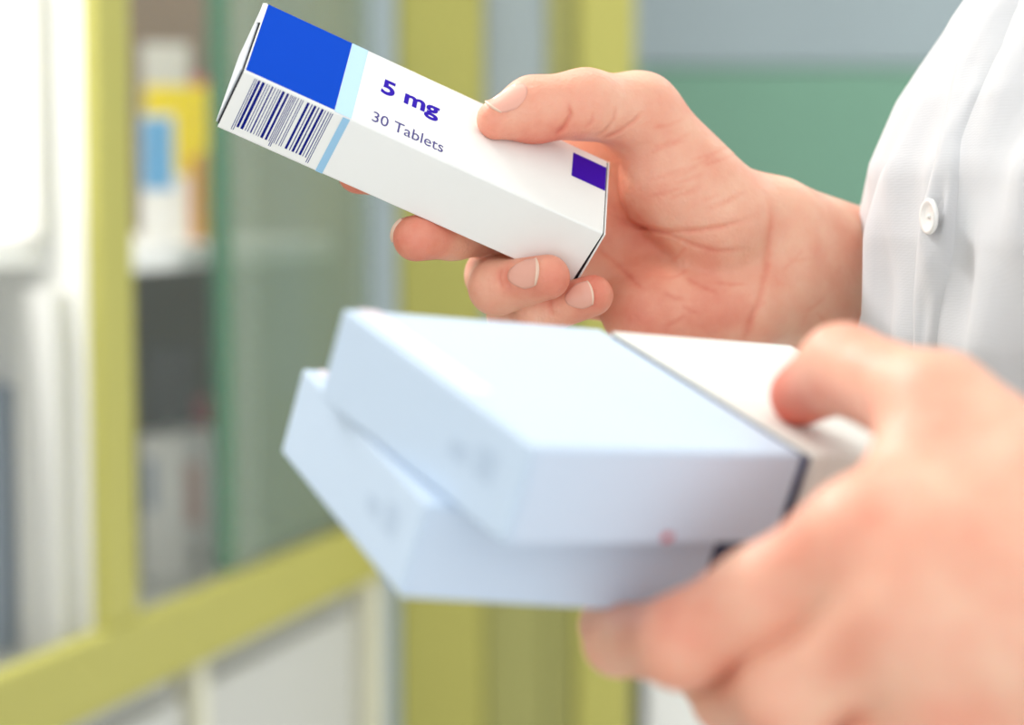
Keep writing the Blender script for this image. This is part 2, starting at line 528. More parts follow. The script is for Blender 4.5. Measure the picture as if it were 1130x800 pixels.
# end closures: near-black boards painting the shade in the slits, and tuck flaps
def wedge(name, x_top, x_bot, th0, th1, ins, m):
    """board closing the right end, standing off further towards the underside"""
    vs_ = []
    for (y_, z_, xo, th_) in ((ins, -ins, x_top, th0), (WB - ins, -ins, x_top, th0), (WB - ins, -HB + ins, x_bot, th1), (ins, -HB + ins, x_bot, th1)):
        vs_ += [(LB + xo, y_, z_), (LB + xo + th_, y_, z_)]
    return mesh_obj(name, vs_, [(0, 2, 4, 6), (7, 5, 3, 1), (0, 1, 3, 2), (2, 3, 5, 4), (4, 5, 7, 6), (6, 7, 1, 0)], m, mb)
wedge('slit_shade_board', 0.0001, 0.0001, 0.0003, 0.0011, 0.0005, M['slit_shade'])
wedge('tuck_flap', 0.00045, 0.00125, 0.0005, 0.0005, 0.0001, M['carton'])
box('slit_shade_board', (-0.0004, 0.0009, -HB + 0.0009), (0.0010, WB - 0.0009, -0.0008), M['slit_shade'], mb)
fl = box('tuck_flap', (-0.0011, 0.0014, -HB + 0.0010), (-0.0005, WB - 0.0006, -0.0010), M['carton_in'], mb, 0.0002)
# lifted lip of the top flap, white card edge showing past the blue panel
mesh_obj('flap_lip', [(-0.0012, WB - 0.012, -0.0006), (-0.0012, WB, -0.0006), (0.0, WB, 0.0), (0.0, WB - 0.012, 0.0),
                      (-0.0012, WB - 0.012, -0.0010), (-0.0012, WB, -0.0010), (0.0, WB, -0.0005), (0.0, WB - 0.012, -0.0005)],
         [(0, 1, 2, 3), (7, 6, 5, 4), (0, 4, 5, 1), (1, 5, 6, 2), (2, 6, 7, 3), (3, 7, 4, 0)], M['carton'], mb)

def ray(px, py):
    return np.array([(px - CX) / F, (py - CY) / F, 1.0])
def on_plane(px, py, p0, n, off=0.0):
    r = ray(px, py)
    q = p0 + n * off
    return r * ((q @ n) / (r @ n))
def to_local(p):
    return RB.T @ (np.asarray(p) - TB)
def face_uv(px, py, top=True):
    """local coordinates on the printed (top) face or the barcode face of a picture point"""
    if top:
        l = to_local(on_plane(px, py, TB, RB[:, 2]))
    else:
        l = to_local(on_plane(px, py, TB, -RB[:, 1]))
    return l
EPS = 0.00006
def tq(name, x0, x1, y0, y1, m, parent=mb):
    return quad(name, [(x0, y0, EPS), (x1, y0, EPS), (x1, y1, EPS), (x0, y1, EPS)], m, parent)
def sq(name, x0, x1, z0, z1, m, parent=mb):
    return quad(name, [(x0, -EPS, z0), (x0, -EPS, z1), (x1, -EPS, z1), (x1, -EPS, z0)], m, parent)
xb0 = 0.0004
xb1 = (face_uv(389.5, 45.5)[0] + face_uv(368.7, 122.5)[0]) / 2
xs1 = (face_uv(407, 53)[0] + face_uv(388, 131)[0]) / 2
tq('blue_panel', xb0, xb1, 0.0008, WB - 0.0004, M['royal'])
tq('pale_band', xb1 + 0.0001, xs1, 0.0002, WB - 0.0004, M['sky'])
xq0, xq1 = face_uv(378, 130, False)[0], face_uv(386, 133, False)[0]
sq('blue_band', xq0, xq1, -0.0004, -HB + 0.0002, M['sky2'])
pu = face_uv(632, 168); pu2 = face_uv(631, 194)
tq('purple_panel', (pu[0] + pu2[0]) / 2, LB - 0.0001, pu2[1], pu[1], M['purple'])
# barcode: bars read off left to right, widths in sixth-bars
xc0, xc1 = face_uv(280, 89, False)[0], face_uv(367, 127, False)[0]
bars = [(0, 3), (8, 3), (16, 10), (33, 12), (53, 3), (63, 3), (75, 6), (89, 3), (101, 3), (110, 3), (120, 11), (140, 9), (157, 3), (164, 3),
        (171, 3), (178, 3), (188, 3), (201, 3), (209, 3), (228, 10), (247, 4), (258, 10), (276, 5), (290, 10), (306, 3), (318, 4), (329, 3), (337, 3)]
vs_, fs = [], []
for i, (b0, bw_) in enumerate(bars):
    x = xc0 + b0 / 340 * (xc1 - xc0); w_ = bw_ / 340 * (xc1 - xc0)
    zb_ = -HB + (0.0016 if i in (0, 1, 13, 14, 26, 27) else 0.0032)
    k = len(vs_)
    vs_ += [(x, -EPS, -0.0009), (x, -EPS, zb_), (x + w_, -EPS, zb_), (x + w_, -EPS, -0.0009)]
    fs.append((k, k + 1, k + 2, k + 3))
bc = mesh_obj('barcode', vs_, fs, M['barcode'], mb)
tag(bc, 'navy barcode')

def text(name, body, x, y, height, m, width_scale=1.0, bold=0.0, shear=0.0):
    cu = bpy.data.curves.new(name, 'FONT')
    cu.body = body
    cu.size = 1.0
    cu.offset = bold
    cu.resolution_u = 4
    tmp = bpy.data.objects.new('tmp', cu)
    COL.objects.link(tmp)
    dg = bpy.context.evaluated_depsgraph_get()
    me = bpy.data.meshes.new_from_object(tmp.evaluated_get(dg))
    bpy.data.objects.remove(tmp)
    n = len(me.vertices)
    co = np.empty(n * 3); me.vertices.foreach_get('co', co); co = co.reshape(-1, 3)
    cap = 0.70
    co[:, 1] /= cap
    co[:, 0] *= width_scale / cap
    co *= height
    co[:, 0] += x - co[:, 0].min()
    co[:, 1] += y
    co[:, 2] = EPS
    me.vertices.foreach_set('co', co.ravel()); me.update()
    me.name = name
    me.materials.clear()
    me.materials.append(m)
    o = bpy.data.objects.new(name, me)
    COL.objects.link(o)
    o.parent = mb
    return o
a5 = face_uv(420, 101); a5t = face_uv(426, 88)
b5 = face_uv(484, 128)
hh = max(0.004, a5t[1] - a5[1])
t5 = text('strength_text', '5 mg', a5[0], a5[1], hh, M['violet_text'], 1.0, 0.032)
wcur = max(v.co.x for v in t5.data.vertices) - a5[0]
k = (b5[0] - a5[0]) / wcur
for v in t5.data.vertices: v.co.x = a5[0] + (v.co.x - a5[0]) * k
a3 = face_uv(410, 133); a3t = face_uv(413, 122.5); b3 = face_uv(489, 165)
t3 = text('count_text', '30 Tablets', a3[0], a3[1], a3t[1] - a3[1], M['grey_text'], 1.0, 0.004)
wcur = max(v.co.x for v in t3.data.vertices) - a3[0]
k = (b3[0] - a3[0]) / wcur
for v in t3.data.vertices: v.co.x = a3[0] + (v.co.x - a3[0]) * k

# --- the stack in the near hand
RT = orth([[0.781, -0.562, 0.273], [0.049, -0.381, -0.923], [0.623, 0.735, -0.27]])
KN = 0.9      # the stack is 81 x 80 x 23 mm cartons, front edge 41 cm from the lens
TT = np.array([0.00523134, 0.0194754, 0.46]) * KN
LX, LY, LZ = 0.0897 * KN, 0.0884 * KN, 0.0254 * KN
nT = RT[:, 2]
def big_carton(R, t, label, m, lx=LX, ly=LY, lz=LZ, prints=True, strip=0.0):
    e = empty('medicine_box', mat=cam_matrix(R, t))
    box('carton', (0, 0, -lz), (lx, ly, 0), m, e, 0.0008)
    box('tuck_flap', (0.0006, -0.0005, -lz + 0.0006), (lx - 0.0006, -0.0001, -0.0006), m, e, 0.0001)
    if prints:
        # faint blurred print on the narrow left side, pale pink rule on the top
        for (y0, y1, z0, z1) in ((0.010, 0.017, 0.30, 0.60), (0.020, 0.027, 0.42, 0.60)):
            quad('side_print', [(-EPS, y0 * 1, -lz * z1), (-EPS, y0, -lz * z0), (-EPS, y1, -lz * z0), (-EPS, y1, -lz * z1)], M['pale_print'], e)
        quad('top_rule', [(0.004, 0.03, EPS), (0.010, 0.03, EPS), (0.010, 0.08, EPS), (0.004, 0.08, EPS)], M['pink_print'], e)
        if strip:  # navy strip paints the shade at the front's right end
            quad('end_shade', [(lx - strip, -0.0006, -0.001), (lx - strip, -0.0006, -lz + 0.001), (lx - 0.0008, -0.0006, -lz + 0.001), (lx - 0.0008, -0.0006, -0.001)], M['navy'], e)
    tag(e, label, 'box')
    return e
bt = big_carton(RT, TT, 'pale blue medicine box on top of the near hand\'s stack', M['pale_carton'])
quad('red_mark', [(0.044, -0.0006, -LZ + 0.0010), (0.047, -0.0006, -LZ + 0.0010), (0.047, -0.0006, -LZ + 0.0030), (0.044, -0.0006, -LZ + 0.0030)], M['red_print'], bt)
aL = -0.167
XL = math.cos(aL) * RT[:, 0] + math.sin(aL) * RT[:, 1]
YL = -math.sin(aL) * RT[:, 0] + math.cos(aL) * RT[:, 1]
RL = np.stack([XL, YL, nT], 1)
TL = TT - nT * (LZ + 0.0006) + RT[:, 0] * -0.00668 * KN + RT[:, 1] * 0.02396 * KN
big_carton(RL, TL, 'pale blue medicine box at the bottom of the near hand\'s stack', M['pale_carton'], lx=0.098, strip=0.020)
TW = TT + RT[:, 0] * (LX + 0.0052) + RT[:, 1] * 0.001 - nT * 0.0006
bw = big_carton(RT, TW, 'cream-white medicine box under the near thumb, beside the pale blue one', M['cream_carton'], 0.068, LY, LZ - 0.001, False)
quad('side_panel', [(-EPS, 0.0009, -0.0009), (-EPS, LY - 0.001, -0.0009), (-EPS, LY - 0.001, -0.0210), (-EPS, 0.0009, -0.0210)], M['navy'], bw)  # navy paints the shade in the gap beside the pale blue box

# ================================================================== THE PERSON: hands as signed-distance surfaces
class Field:
    """distance field on a grid in camera space, turned into a mesh by surface nets"""
    def __init__(self, lo, hi, h):
        self.lo = np.array(lo, float); self.h = h
        self.n = np.ceil((np.array(hi) - self.lo) / h).astype(int) + 1
        ax = [(self.lo[i] + np.arange(self.n[i]) * h).astype(np.float32) for i in range(3)]
        self.ax = ax
    def full(self):
        return np.full(self.n, 0.05, np.float32)
    def block(self, pts, rad):
        p = np.array(pts)
        a = np.clip(np.floor((p.min(0) - rad - self.lo) / self.h).astype(int), 0, self.n)
        b = np.clip(np.ceil((p.max(0) + rad - self.lo) / self.h).astype(int) + 1, 0, self.n)
        sl = tuple(slice(a[i], b[i]) for i in range(3))
        X = self.ax[0][sl[0]][:, None, None]; Y = self.ax[1][sl[1]][None, :, None]; Z = self.ax[2][sl[2]][None, None, :]
        return sl, X, Y, Z
    def cap(self, a, ra, b, rb, margin=0.016):
        """tapered capsule -> (slice, values)"""
        a = np.array(a, np.float32); b = np.array(b, np.float32)
        sl, X, Y, Z = self.block([a, b], max(ra, rb) + margin)
        d = b - a
        L2 = float(d @ d) + 1e-12
        t = np.clip(((X - a[0]) * d[0] + (Y - a[1]) * d[1] + (Z - a[2]) * d[2]) / L2, 0, 1)
        q = np.sqrt((X - a[0] - t * d[0]) ** 2 + (Y - a[1] - t * d[1]) ** 2 + (Z - a[2] - t * d[2]) ** 2)
        return sl, q - (ra + (rb - ra) * t)

def smin(a, b, k):
    h = np.maximum(k - np.abs(a - b), 0) / k
    return np.minimum(a, b) - h * h * h * k / 6.0

def add(fld, D, sv, k):
    sl, v = sv
    D[sl] = smin(D[sl], v.astype(np.float32), k)

def surface_nets(D, lo, h):
    s = D < 0
    n = np.array(D.shape)
    c = [D[i:n[0] - 1 + i, j:n[1] - 1 + j, k:n[2] - 1 + k] for i in (0, 1) for j in (0, 1) for k in (0, 1)]
    sg = sum((x < 0).astype(np.int8) for x in c)
    act = (sg > 0) & (sg < 8)
    idx = np.argwhere(act)
    vid = -np.ones(act.shape, np.int32); vid[act] = np.arange(len(idx))
    off = np.array([(i, j, k) for i in (0, 1) for j in (0, 1) for k in (0, 1)], float)
    cv = np.stack([x[act] for x in c], 1).astype(float)
    acc = np.zeros((len(idx), 3)); cnt = np.zeros(len(idx))
    for a in range(8):
        for b in range(a + 1, 8):
            if np.abs(off[a] - off[b]).sum() != 1: continue
            m = (cv[:, a] < 0) != (cv[:, b] < 0)
            t = cv[:, a] / np.where(m, cv[:, a] - cv[:, b], 1)
            p = off[a] + t[:, None] * (off[b] - off[a])
            acc[m] += p[m]; cnt[m] += 1
    V = lo + (idx + acc / cnt[:, None]) * h
    faces = []
    for ax in range(3):
        u, v = [(1, 2), (2, 0), (0, 1)][ax]
        sl0 = [slice(1, -1)] * 3; sl0[ax] = slice(0, -1)
        sl1 = list(sl0); sl1[ax] = slice(1, None)
        A = s[tuple(sl0)]; B = s[tuple(sl1)]
        e = np.argwhere(A != B)
        if len(e) == 0: continue
        flip = A[tuple(e.T)]
        base = e.copy(); base[:, u] += 1; base[:, v] += 1
        q = []
        for du, dv in ((-1, -1), (0, -1), (0, 0), (-1, 0)):
            p = base.copy(); p[:, u] += du; p[:, v] += dv
            q.append(vid[tuple(p.T)])
        q = np.stack(q, 1)
        q[~flip] = q[~flip][:, ::-1]
        faces.append(q[(q >= 0).all(1)])
    return V, np.concatenate(faces)

def sample(D, lo, h, P):
    """trilinear value of the field at points"""
    g = (P - lo) / h
    i = np.clip(np.floor(g).astype(int), 0, np.array(D.shape) - 2)
    f = g - i
    r = 0
    for a in (0, 1):
        for b in (0, 1):
            for c in (0, 1):
                w = (f[:, 0] if a else 1 - f[:, 0]) * (f[:, 1] if b else 1 - f[:, 1]) * (f[:, 2] if c else 1 - f[:, 2])
                r = r + w * D[i[:, 0] + a, i[:, 1] + b, i[:, 2] + c]
    return r

def grad(D, lo, h, P):
    g = np.stack([sample(D, lo, h, P + e) - sample(D, lo, h, P - e) for e in np.eye(3) * h], 1)
    return g / (np.linalg.norm(g, axis=1)[:, None] + 1e-9)

def J(px, py, d): return cam_pt(px, py, d)
mm = 0.001
person = empty('person', tuple(c2w(J(1250, 420, 0.70))))
person.location.z = 0.0
tag(person, 'person in a white buttoned coat holding medicine boxes in both hands', 'person')
P_INV = person.matrix_world.inverted()
bpy.context.view_layer.update()
P_LOC = np.array(person.location)

def build_hand(palm, fingers, lo, hi, h, creases, dents=()):
    """palm: [(a,ra,b,rb,k)], fingers: [(chain[(p,r)...], k_join)] ; creases: pixel polylines (pts, width px, depth)"""
    fld = Field(lo, hi, h)
    Dp = fld.full()
    for (a, ra, b, rb, k) in palm:
        add(fld, Dp, fld.cap(a, ra, b, rb), k)
    D = Dp.copy()
    for chain, kj in fingers:
        Df = fld.full()
        for (a, ra), (b, rb) in zip(chain[:-1], chain[1:]):
            add(fld, Df, fld.cap(a, ra, b, rb), 0.006)
        pts_ = [c_[0] for c_ in chain]
        sl = fld.block(pts_, 0.032)[0]
        D[sl] = smin(D[sl], smin(Dp[sl], Df[sl], kj), 0.0012)
    # creases: shallow grooves along lines read off the picture, on the side turned to the camera
    crease_w = np.zeros(D.shape, np.float32)
    near = np.argwhere(np.abs(D) < 0.004)
    P = lo + near * h
    g = None
    px = np.stack([P[:, 0] / P[:, 2] * F + CX, P[:, 1] / P[:, 2] * F + CY], 1)
    tot = np.zeros(len(P)); cw = np.zeros(len(P))
    for pts, wid, dep, d0, d1 in creases:
        pts = np.array(pts, float)
        best = np.full(len(P), 1e9); bt = np.zeros(len(P))
        m = (P[:, 2] > d0) & (P[:, 2] < d1)
        acc = 0; Ls = np.linalg.norm(np.diff(pts, axis=0), axis=1); LT = Ls.sum()
        for i in range(len(pts) - 1):
            a, b = pts[i], pts[i + 1]
            d = b - a
            t = np.clip(((px - a) @ d) / (d @ d), 0, 1)
            q = np.linalg.norm(px - a - t[:, None] * d, axis=1)
            upd = q < best
            best[upd] = q[upd]; bt[upd] = (acc + t[upd] * Ls[i]) / LT
            acc += Ls[i]
        taper = np.clip(np.minimum(bt, 1 - bt) * 5, 0.0, 1)
        e = np.exp(-(best / wid) ** 2) * m
        tot += dep * e * taper
        cw = np.maximum(cw, e * taper)
    D[tuple(near.T)] += tot.astype(np.float32)
    crease_w[tuple(near.T)] = cw
    for (c, r, k) in dents:       # soft hollows
        sl, v = fld.cap(c, r, np.array(c) + 1e-5, r)
        D[sl] = -smin(-D[sl], v.astype(np.float32), k)
    return fld, D, crease_w

def nail_patch(D, lo, h, base, tip, dorsal, s0, s1, halfw, r, white=0.16, name='fingernail', nu=14, nv=12):
    base = np.array(base); tip = np.array(tip)
    ax = tip - base; L = np.linalg.norm(ax); ax /= L
    dors = np.array(dorsal, float); dors -= ax * (dors @ ax); dors /= np.linalg.norm(dors)
    side = np.cross(ax, dors)
    pts = []
    for i in range(nu + 1):
        u = i / nu
        for j in range(nv + 1):
            v = -1 + 2 * j / nv
            # rounded at the root, nearly straight at the free edge
            s = s0 + (s1 - s0) * u
            wloc = halfw * (0.80 + 0.20 * min(1, u * 3)) * (1 - 0.10 * max(0, u - 0.75) / 0.25)
            s += (s1 - s0) * 0.30 * v * v * (1 - u)
            s -= (s1 - s0) * 0.16 * v * v * u
            ang = v * wloc / r
            pts.append(base + ax * s + (dors * math.cos(ang) + side * math.sin(ang)) * (r * 1.0))
    P = np.array(pts)
    for _ in range(6):
        d = sample(D, lo, h, P)
        dirn = grad(D, lo, h, P)
        P = P - dirn * np.clip(d - 0.0001, -0.004, 0.004)[:, None] * 0.8
    N = grad(D, lo, h, P)
    vv = np.tile(np.linspace(-1, 1, nv + 1), nu + 1)
    uu = np.repeat(np.linspace(0, 1, nu + 1), nv + 1)
    lift = 0.00035 * (1 - 0.6 * np.abs(vv) ** 3) * np.clip(uu * 6, 0.15, 1) + 0.0006 * np.clip((uu - 0.8) / 0.2, 0, 1)
    top = P + N * lift[:, None]
    bot = P - N * 0.0006
    n = len(P)
    V = np.concatenate([top, bot])
    fs, mi = [], []
    W_ = nv + 1
    for i in range(nu):
        for j in range(nv):
            a = i * W_ + j
            fs.append((a, a + 1, a + W_ + 1, a + W_))
            mi.append(1 if (i + 0.5) / nu > 1 - white else 0)
    edge = [j for j in range(W_)] + [i * W_ + nv for i in range(1, nu + 1)] + [nu * W_ + j for j in range(nv - 1, -1, -1)] + [i * W_ for i in range(nu - 1, 0, -1)]
    for q in range(len(edge)):
        a, b = edge[q], edge[(q + 1) % len(edge)]
        fs.append((b, a, a + n, b + n)); mi.append(1 if a >= (nu) * W_ else 0)
    o = mesh_obj(name, c2w(V) - P_LOC, fs, M['nail'], None, True)
    o.data.materials.append(M['nail_tip'])
    o.data.polygons.foreach_set('material_index', mi)
    bm = bmesh.new(); bm.from_mesh(o.data); bmesh.ops.recalc_face_normals(bm, faces=bm.faces); bm.to_mesh(o.data); bm.free()
    return o

# planes of the carton in focus
n_top = RB[:, 2]; n_low = -RB[:, 1]; n_und = -RB[:, 2]
P_und = TB - RB[:, 2] * HB
def top_(px, py, off): return on_plane(px, py, TB, n_top, off)
def low_(px, py, off): return on_plane(px, py, TB, n_low, off)
def und_(px, py, off): return on_plane(px, py, P_und, n_und, off)

# ---------------- far hand: palm to the camera, thumb over the box, fingers round its underside
t0 = top_(548, 132, 5.4 * mm); t1 = top_(588, 121, 8.6 * mm)
t2 = J(646, 115, 0.646); t3_ = J(706, 126, 0.662)
thumb = [(t0, 6.4 * mm), (t1, 10.2 * mm), (t2, 10.9 * mm), (t3_, 12.0 * mm)]
i_mcp, m_mcp, r_mcp, p_mcp = J(640, 150, 0.690), J(612, 196, 0.694), J(618, 255, 0.690), J(640, 315, 0.681)
i1, i2, i3 = und_(545, 190, 9.0 * mm), und_(452, 190, 8.2 * mm), und_(396, 190, 7.0 * mm)
index = [(i_mcp, 10.5 * mm), (i1, 9.2 * mm), (i2, 8.4 * mm), (i3, 7.0 * mm)]
m1, m2 = und_(562, 252, 9.6 * mm), und_(499, 256, 9.2 * mm)
m3 = J(459, 263, 0.630)
middle = [(m_mcp, 10.5 * mm), (m1, 9.2 * mm), (m2, 8.4 * mm), (m3, 7.3 * mm)]
r1, r2 = J(545, 304, 0.668), J(548, 317, 0.640)
r3 = low_(604, 306, 7.0 * mm)
ring = [(r_mcp, 10.2 * mm), (r1, 9.0 * mm), (r2, 8.3 * mm), (r3, 7.2 * mm)]
p1, p2, p3 = J(566, 348, 0.668), J(596, 345, 0.644), J(654, 326, 0.634)
pinky = [(p_mcp, 9.6 * mm), (p1, 7.9 * mm), (p2, 7.4 * mm), (p3, 6.6 * mm)]
palm = [
    (J(838, 240, 0.684), 13 * mm, i_mcp, 11 * mm, 0.012),
    (J(842, 266, 0.687), 13 * mm, m_mcp, 11 * mm, 0.012),
    (J(845, 298, 0.687), 13 * mm, r_mcp, 11 * mm, 0.012),
    (J(846, 326, 0.683), 13 * mm, p_mcp, 10.5 * mm, 0.012),
    (J(800, 236, 0.674), 16.5 * mm, t3_, 12.2 * mm, 0.012),          # thenar
    (J(790, 250, 0.668), 15 * mm, J(735, 205, 0.668), 15 * mm, 0.012),
    (J(822, 338, 0.674), 15 * mm, J(712, 346, 0.668), 14 * mm, 0.012),   # hypothenar
    (J(862, 250, 0.686), 15.5 * mm, J(1010, 312, 0.748), 20 * mm, 0.014),   # forearm, radial
    (J(858, 326, 0.686), 15 * mm, J(1010, 390, 0.748), 20 * mm, 0.014),     # forearm, ulnar
    (J(858, 290, 0.684), 15 * mm, J(1010, 350, 0.745), 20 * mm, 0.014),
    (t3_, 10 * mm, J(668, 150, 0.682), 9 * mm, 0.012),               # web
]
A_ = 0.0009
creases = [
    ([(672, 238), (700, 249), (735, 256), (770, 254), (800, 249), (835, 240)], 2.6, 0.9 * mm, 0.60, 0.70),
    ([(700, 250), (735, 257), (765, 270), (790, 277), (830, 275)], 2.4, 0.55 * mm, 0.60, 0.70),
    ([(655, 270), (680, 290), (700, 312), (715, 322)], 2.4, 0.5 * mm, 0.60, 0.70),
    ([(851, 215), (850, 250), (846, 292), (838, 330), (824, 366), (815, 390)], 4.0, 0.55 * mm, 0.60, 0.72),
    ([(627, 112), (630, 126), (622, 140), (611, 150)], 2.2, 1.1 * mm, 0.58, 0.68),          # thumb joint
    ([(656, 120), (653, 134), (645, 142)], 1.8, 0.4 * mm, 0.58, 0.68),
    ([(681, 116), (677, 132), (668, 145), (655, 152)], 2.0, 0.7 * mm, 0.58, 0.69),
    ([(712, 122), (697, 136), (680, 147), (662, 153)], 2.0, 0.8 * mm, 0.58, 0.69),
    ([(554, 294), (551, 306), (556, 320)], 2.0, 0.35 * mm, 0.58, 0.66), ([(561, 292), (558, 306), (564, 322)], 1.8, 0.3 * mm, 0.58, 0.66),   # ring finger joint
    ([(608, 330), (607, 340), (611, 350)], 2.0, 0.3 * mm, 0.58, 0.66),
]
rng = random.Random(11)
for k_ in range(16):             # fine lines fanning over the ball of the thumb
    x0_ = 706 + rng.random() * 70; y0_ = 140 + rng.random() * 95
    L_ = 22 + rng.random() * 34; a_ = -0.25 - 0.35 * rng.random()
    creases.append(([(x0_, y0_), (x0_ + L_ * 0.5, y0_ + L_ * 0.5 * a_ + 2), (x0_ + L_, y0_ + L_ * a_)], 1.5, 0.14 * mm, 0.60, 0.70))
for k_ in range(12):             # and over the heel of the hand and the wrist
    x0_ = 715 + rng.random() * 190; y0_ = 270 + rng.random() * 90
    L_ = 18 + rng.random() * 26; a_ = -1.2 + 2.6 * rng.random()
    creases.append(([(x0_, y0_), (x0_ + L_ * 0.5, y0_ + L_ * 0.5 * a_ + 2), (x0_ + L_, y0_ + L_ * a_)], 1.6, 0.11 * mm, 0.60, 0.74))
lo1 = np.array([-0.066, -0.100, 0.596]); hi1 = np.array([0.170, 0.026, 0.772])
H1 = 0.0007
fld1, D1, C1 = build_hand(palm, [(thumb, 0.010), (index, 0.008), (middle, 0.008), (ring, 0.008), (pinky, 0.008)], lo1, hi1, H1, creases)
V1, F1 = surface_nets(D1, lo1, H1)

# ---------------- near hand: back of the hand to the camera, thumb over the stack, fingers wrapped under it
P_Lbot = TL - nT * LZ
def lbot(px, py, off): return on_plane(px, py, P_Lbot, -nT, off)
def wtop(px, py, off): return on_plane(px, py, TW, nT, off)
mn = mm * KN
q0 = wtop(884, 436, 8.0 * mn)
q1 = J(930, 407, 0.524 * KN); q2 = J(1035, 452, 0.494 * KN); q3 = J(1165, 560, 0.468 * KN)
thumb2 = [(q0, 8.6 * mn), (q1, 11.3 * mn), (q2, 13.0 * mn), (q3, 18 * mn)]
I0 = J(948, 600, 0.468 * KN); I1 = J(752, 708, 0.487 * KN); I2 = J(684, 706, 0.522 * KN); I3 = J(668, 690, 0.548 * KN)
M0 = J(994, 686, 0.458 * KN); M1 = J(868, 768, 0.472 * KN); M2 = J(806, 770, 0.508 * KN); M3 = J(776, 745, 0.54 * KN)
R0 = J(1045, 772, 0.458 * KN); R1 = J(936, 862, 0.474 * KN); R2 = J(880, 855, 0.506 * KN); R3 = J(850, 825, 0.535 * KN)
K0 = J(1110, 850, 0.462 * KN); K1 = J(1030, 940, 0.478 * KN); K2 = J(980, 930, 0.502 * KN); K3 = J(950, 900, 0.522 * KN)
palm2 = [
    (J(1300, 690, 0.452 * KN), 15 * mn, I0, 13 * mn, 0.020),
    (J(1310, 740, 0.446 * KN), 15 * mn, M0, 13 * mn, 0.020),
    (J(1310, 790, 0.450 * KN), 15 * mn, R0, 12.5 * mn, 0.020),
    (J(1310, 835, 0.458 * KN), 15 * mn, K0, 12 * mn, 0.020),
    (q2, 11 * mn, J(985, 560, 0.476 * KN), 9 * mn, 0.020),
    (J(1060, 520, 0.482 * KN), 12 * mn, J(1180, 640, 0.462 * KN), 14 * mn, 0.020),
    (q3, 17 * mn, J(1300, 700, 0.455 * KN), 18 * mn, 0.020),
    (J(1310, 740, 0.455 * KN), 24 * mn, J(1560, 850, 0.455 * KN), 30 * mn, 0.016),
    (J(1310, 800, 0.455 * KN), 22 * mn, J(1560, 900, 0.455 * KN), 28 * mn, 0.016),
    (J(1040, 600, 0.462 * KN), 14 * mn, J(1240, 690, 0.452 * KN), 18 * mn, 0.020),
    (J(1050, 680, 0.458 * KN), 14 * mn, J(1240, 730, 0.450 * KN), 18 * mn, 0.020),
]
fingers2 = [(thumb2, 0.012),
            ([(I0, 13.4 * mn), (I0 * 0.45 + I1 * 0.55, 11.8 * mn), (I1, 11.0 * mn), (I2, 9.0 * mn), (I3, 7.6 * mn)], 0.010),
            ([(M0, 13 * mn), (M1, 11.2 * mn), (M2, 9.0 * mn), (M3, 7.6 * mn)], 0.010),
            ([(R0, 12.5 * mn), (R1, 10.2 * mn), (R2, 8.8 * mn), (R3, 7.4 * mn)], 0.010),
            ([(K0, 12 * mn), (K1, 9.4 * mn), (K2, 8.0 * mn), (K3, 6.8 * mn)], 0.010)]
lo2 = np.array([0.012, -0.030, 0.405]) * KN; hi2 = np.array([0.245, 0.165, 0.575]) * KN
H2 = 0.0013
fld2, D2, C2 = build_hand(palm2, fingers2, lo2, hi2, H2, [
    ([(905, 372), (925, 362), (945, 366)], 3, 0.5 * mn, 0.43, 0.51)])
V2, F2 = surface_nets(D2, lo2, H2)

# the two hands with their forearms, each one continuous skin
V = np.concatenate([V1, V2])
hands = []
for Vh, Fh, lab in ((V1, F1, 'bare far hand gripping the slim white box, palm showing'), (V2, F2, 'bare near hand under the stack, back of the hand showing')):
    me = bpy.data.meshes.new('hand')
    me.from_pydata((c2w(Vh) - P_LOC).tolist(), [], Fh.tolist())
    me.update()
    ho = bpy.data.objects.new('hand', me)
    COL.objects.link(ho)
    ho.parent = person
    me.materials.append(M['skin'])
    me.polygons.foreach_set('use_smooth', [True] * len(me.polygons))
    ho['label'] = lab
    hands.append(ho)

# blush: redder skin at fingertips, finger pads, joints and in the creases
blush = np.full(len(V), 0.22)
def redden(c, r, amt):
    d = np.linalg.norm(V - np.array(c), axis=1)
    np.maximum(blush, 0.22 + amt * np.exp(-(d / r) ** 2), out=blush)
for c, r, a_ in ((top_(590, 140, 0.004), 0.014, 0.75), (t0, 0.009, 0.35), (m3, 0.013, 0.55), (r3, 0.012, 0.45), (p3, 0.012, 0.5), (i3, 0.014, 0.7),
                 (r1, 0.012, 0.3), (J(690, 150, 0.66), 0.014, 0.35), (J(700, 340, 0.66), 0.022, 0.35), (J(770, 345, 0.66), 0.02, 0.3),
                 (J(690, 240, 0.67), 0.016, 0.35), (q0, 0.018, 0.75), (q1, 0.016, 0.25), (I1, 0.018, 0.25), (I0, 0.02, 0.2)):
    redden(c, r, a_)
cr1 = sample(C1, lo1, H1, V1)
blush[:len(V1)] = np.clip(blush[:len(V1)] + 0.22 * cr1, 0, 1)
for ho, part in ((hands[0], blush[:len(V1)]), (hands[1], blush[len(V1):])):
    at = ho.data.attributes.new('blush', 'FLOAT', 'POINT')
    at.data.foreach_set('value', part.astype(np.float32))

